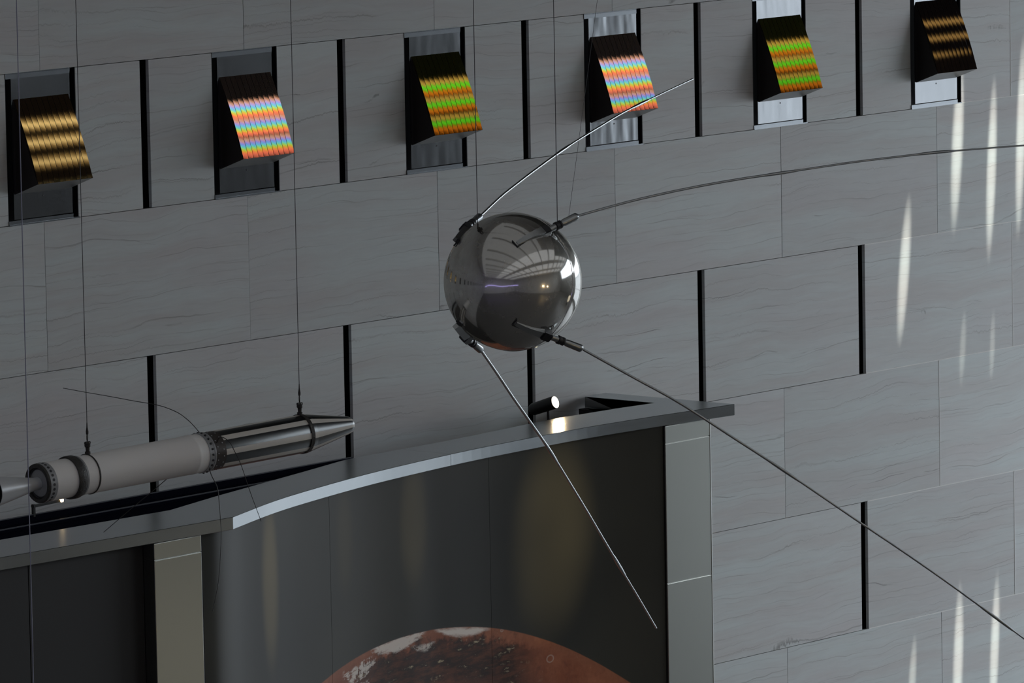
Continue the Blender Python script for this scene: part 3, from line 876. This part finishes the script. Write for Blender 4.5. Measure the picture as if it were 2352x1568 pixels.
# three long strip lights up in the hall: where the ribbed sheets mirror them (red order) at 53, 75 and 96 % of their height
SY = 6.66; cam_loc = V(-23.605, -22.229, 9.474)
def strip_pos(t, zc):
    Lf = math.hypot(.158, .419); tilt = math.atan2(.158, .419)
    P = V(0, -.158*t, 6.869-.419*t)
    ne = tilt + math.radians(BOW)*(.5-t)
    ve = math.atan2(cam_loc.z-P.z, -(cam_loc.y-P.y))
    re = 2*ne - ve
    return P.y - (zc-P.z)/math.tan(re), P.z
STRIPS = []
for t_ in (.485, .70, .935):
    y, _ = strip_pos(t_, 9.0)
    STRIPS.append(y)
STRIP_W = .09
for y in STRIPS:
    l = area('strip_light', (8.3, y, 9.0), (0, 0, 0), 13.8, STRIP_W, 3.7, (1., .93, .84))
    d = V(0, -y, 6.66-9.0); l.rotation_euler = d.to_track_quat('-Z', 'Y').to_euler()

# added soft fill lights under the hall ceiling
area('ceiling_fill', (-15.8, -6.2, ZT-.12), (0, 0, 0), 30., 9., .11*PI*30*9, (.95, .97, 1.))
for y_, x0_, x1_ in ((-13., -31., 14.), (-19.5, -31., 14.), (-26., -31., 14.)):
    area('ceiling_fill', ((x0_+x1_)/2, y_, ZT-.12), (0, 0, 0), x1_-x0_, 4.4, FILL*PI*(x1_-x0_)*4.4, (.95, .97, 1.))

# added beams imitate daylight streaks on the marble and warm glints on the mural
def beam(name, a_, b_, wd, off, energy, col):
    l = bpy.data.lights.new(name, 'SPOT'); l.energy = energy; l.color = col; l.spot_blend = 1.; l.shadow_soft_size = .01
    o = bpy.data.objects.new(name, l); C.objects.link(o)
    a_ = V(*a_); b_ = V(*b_); c_ = (a_+b_)/2
    o.location = c_ + V(*off)
    d_ = (c_ - o.location); dist = d_.length; d_.normalize()
    up_ = (a_-b_); up_ = (up_ - up_.dot(d_)*d_); hh = up_.length; up_.normalize(); sd_ = d_.cross(up_)
    l.spot_size = 2*math.atan(hh/2/dist)
    o.rotation_euler = Matrix((sd_, up_, -d_)).transposed().to_euler()
    o.scale = (1.12*wd*abs(sd_.x)/hh, 1, 1)
for x0_, z0_, x1_, z1_, wd, k in ((7.115, 6.55, 7.015, 5.42, .125, 1.), (7.455, 6.42, 7.372, 5.22, .105, 1.), (7.76, 6.65, 7.68, 5.32, .105, 1.), (6.58, 5.78, 6.455, 4.80, .115, .9),
        (7.125, 5.02, 7.075, 4.5, .07, .22), (7.42, 4.98, 7.39, 4.5, .06, .22), (7.055, 3.4, 6.99, 2.35, .11, .8), (7.44, 3.4, 7.36, 2.35, .10, .8), (6.59, 3.12, 6.52, 2.5, .08, .45)):
    beam('added_wall_streak', (x0_, 0, z0_), (x1_, 0, z1_), wd, (3.2, -6.2, 1.2), BEAM*k, (1., .98, .86))
for x_, y_, z0_, z1_, wd, k in ((-.42, -1.17, 4.95, 3.95, .22, .62), (1.0, -.89, 4.95, 4.15, .30, .25), (2.25, -.81, 4.95, 3.7, .75, .42), (.35, -.99, 4.9, 4.2, .2, .12)):
    beam('added_mural_streak', (x_, y_, z0_), (x_, y_, z1_), wd, (3.4, -6., 2.), 2600.*k, (1., .80, .42))

# daylight portal in the end glazing
pl = area('daylight_portal', (XR+.25, (GY0+GY1)/2, (GZ0+GZ1)/2), (0, PI/2, 0), GZ1-GZ0, GY1-GY0, 1., (1, 1, 1))
pl.data.cycles.is_portal = True
pl = area('daylight_portal', (XR+.25, (CY0+CY1)/2, (CZ0+CZ1)/2), (0, PI/2, 0), CZ1-CZ0, CY1-CY0, 1., (1, 1, 1))
pl.data.cycles.is_portal = True
# the little spotlight's beam
l = bpy.data.lights.new('spotlight_beam', 'SPOT'); l.specular_factor = .25; l.energy = 9.; l.color = (1., .72, .4); l.spot_size = math.radians(165); l.spot_blend = .8; l.shadow_soft_size = .03
o = bpy.data.objects.new('spotlight_beam', l); C.objects.link(o); o.location = lc + ldir*.012; o.rotation_euler = ldir.to_track_quat('-Z', 'Y').to_euler()

# world: bright overcast sky outside the glazing
w = bpy.data.worlds.new('sky'); sc.world = w; w.use_nodes = True
bg = w.node_tree.nodes['Background']
nt = w.node_tree
tc = nt.nodes.new('ShaderNodeTexCoord'); sx = nt.nodes.new('ShaderNodeSeparateXYZ'); mr = nt.nodes.new('ShaderNodeMapRange')
nt.links.new(tc.outputs['Generated'], sx.inputs[0]); nt.links.new(sx.outputs[2], mr.inputs[0])
mr.interpolation_type = 'SMOOTHSTEP'
for i, v in zip((1, 2, 3, 4), (-.05, .06, GROUND, SKY)): mr.inputs[i].default_value = v      # paving below the horizon, cloud above
bg.inputs[0].default_value = (.84, .92, 1., 1); nt.links.new(mr.outputs[0], bg.inputs[1])

# ------------------------------------------------------------------ camera
yaw, pitch, roll, F = .8727062, -.1216853, -.0183156, 14561.8
f = V(math.sin(yaw)*math.cos(pitch), math.cos(yaw)*math.cos(pitch), math.sin(pitch))
r0 = V(math.cos(yaw), -math.sin(yaw), 0); u0 = r0.cross(f)
r = math.cos(roll)*r0 + math.sin(roll)*u0; u = -math.sin(roll)*r0 + math.cos(roll)*u0
cam = bpy.data.cameras.new('camera'); co = bpy.data.objects.new('camera', cam); C.objects.link(co)
mw = Matrix((r, u, -f)).transposed().to_4x4(); mw.translation = V(-23.604979, -22.229068, 9.473823)
co.matrix_world = mw
cam.sensor_width = 36.; cam.lens = F/2352*36.; cam.clip_end = 200.
sc.camera = co
vs = sc.view_settings
vs.view_transform = 'Standard'; vs.look = 'None'; vs.gamma = 1.; vs.exposure = 0.
vs.use_curve_mapping = False
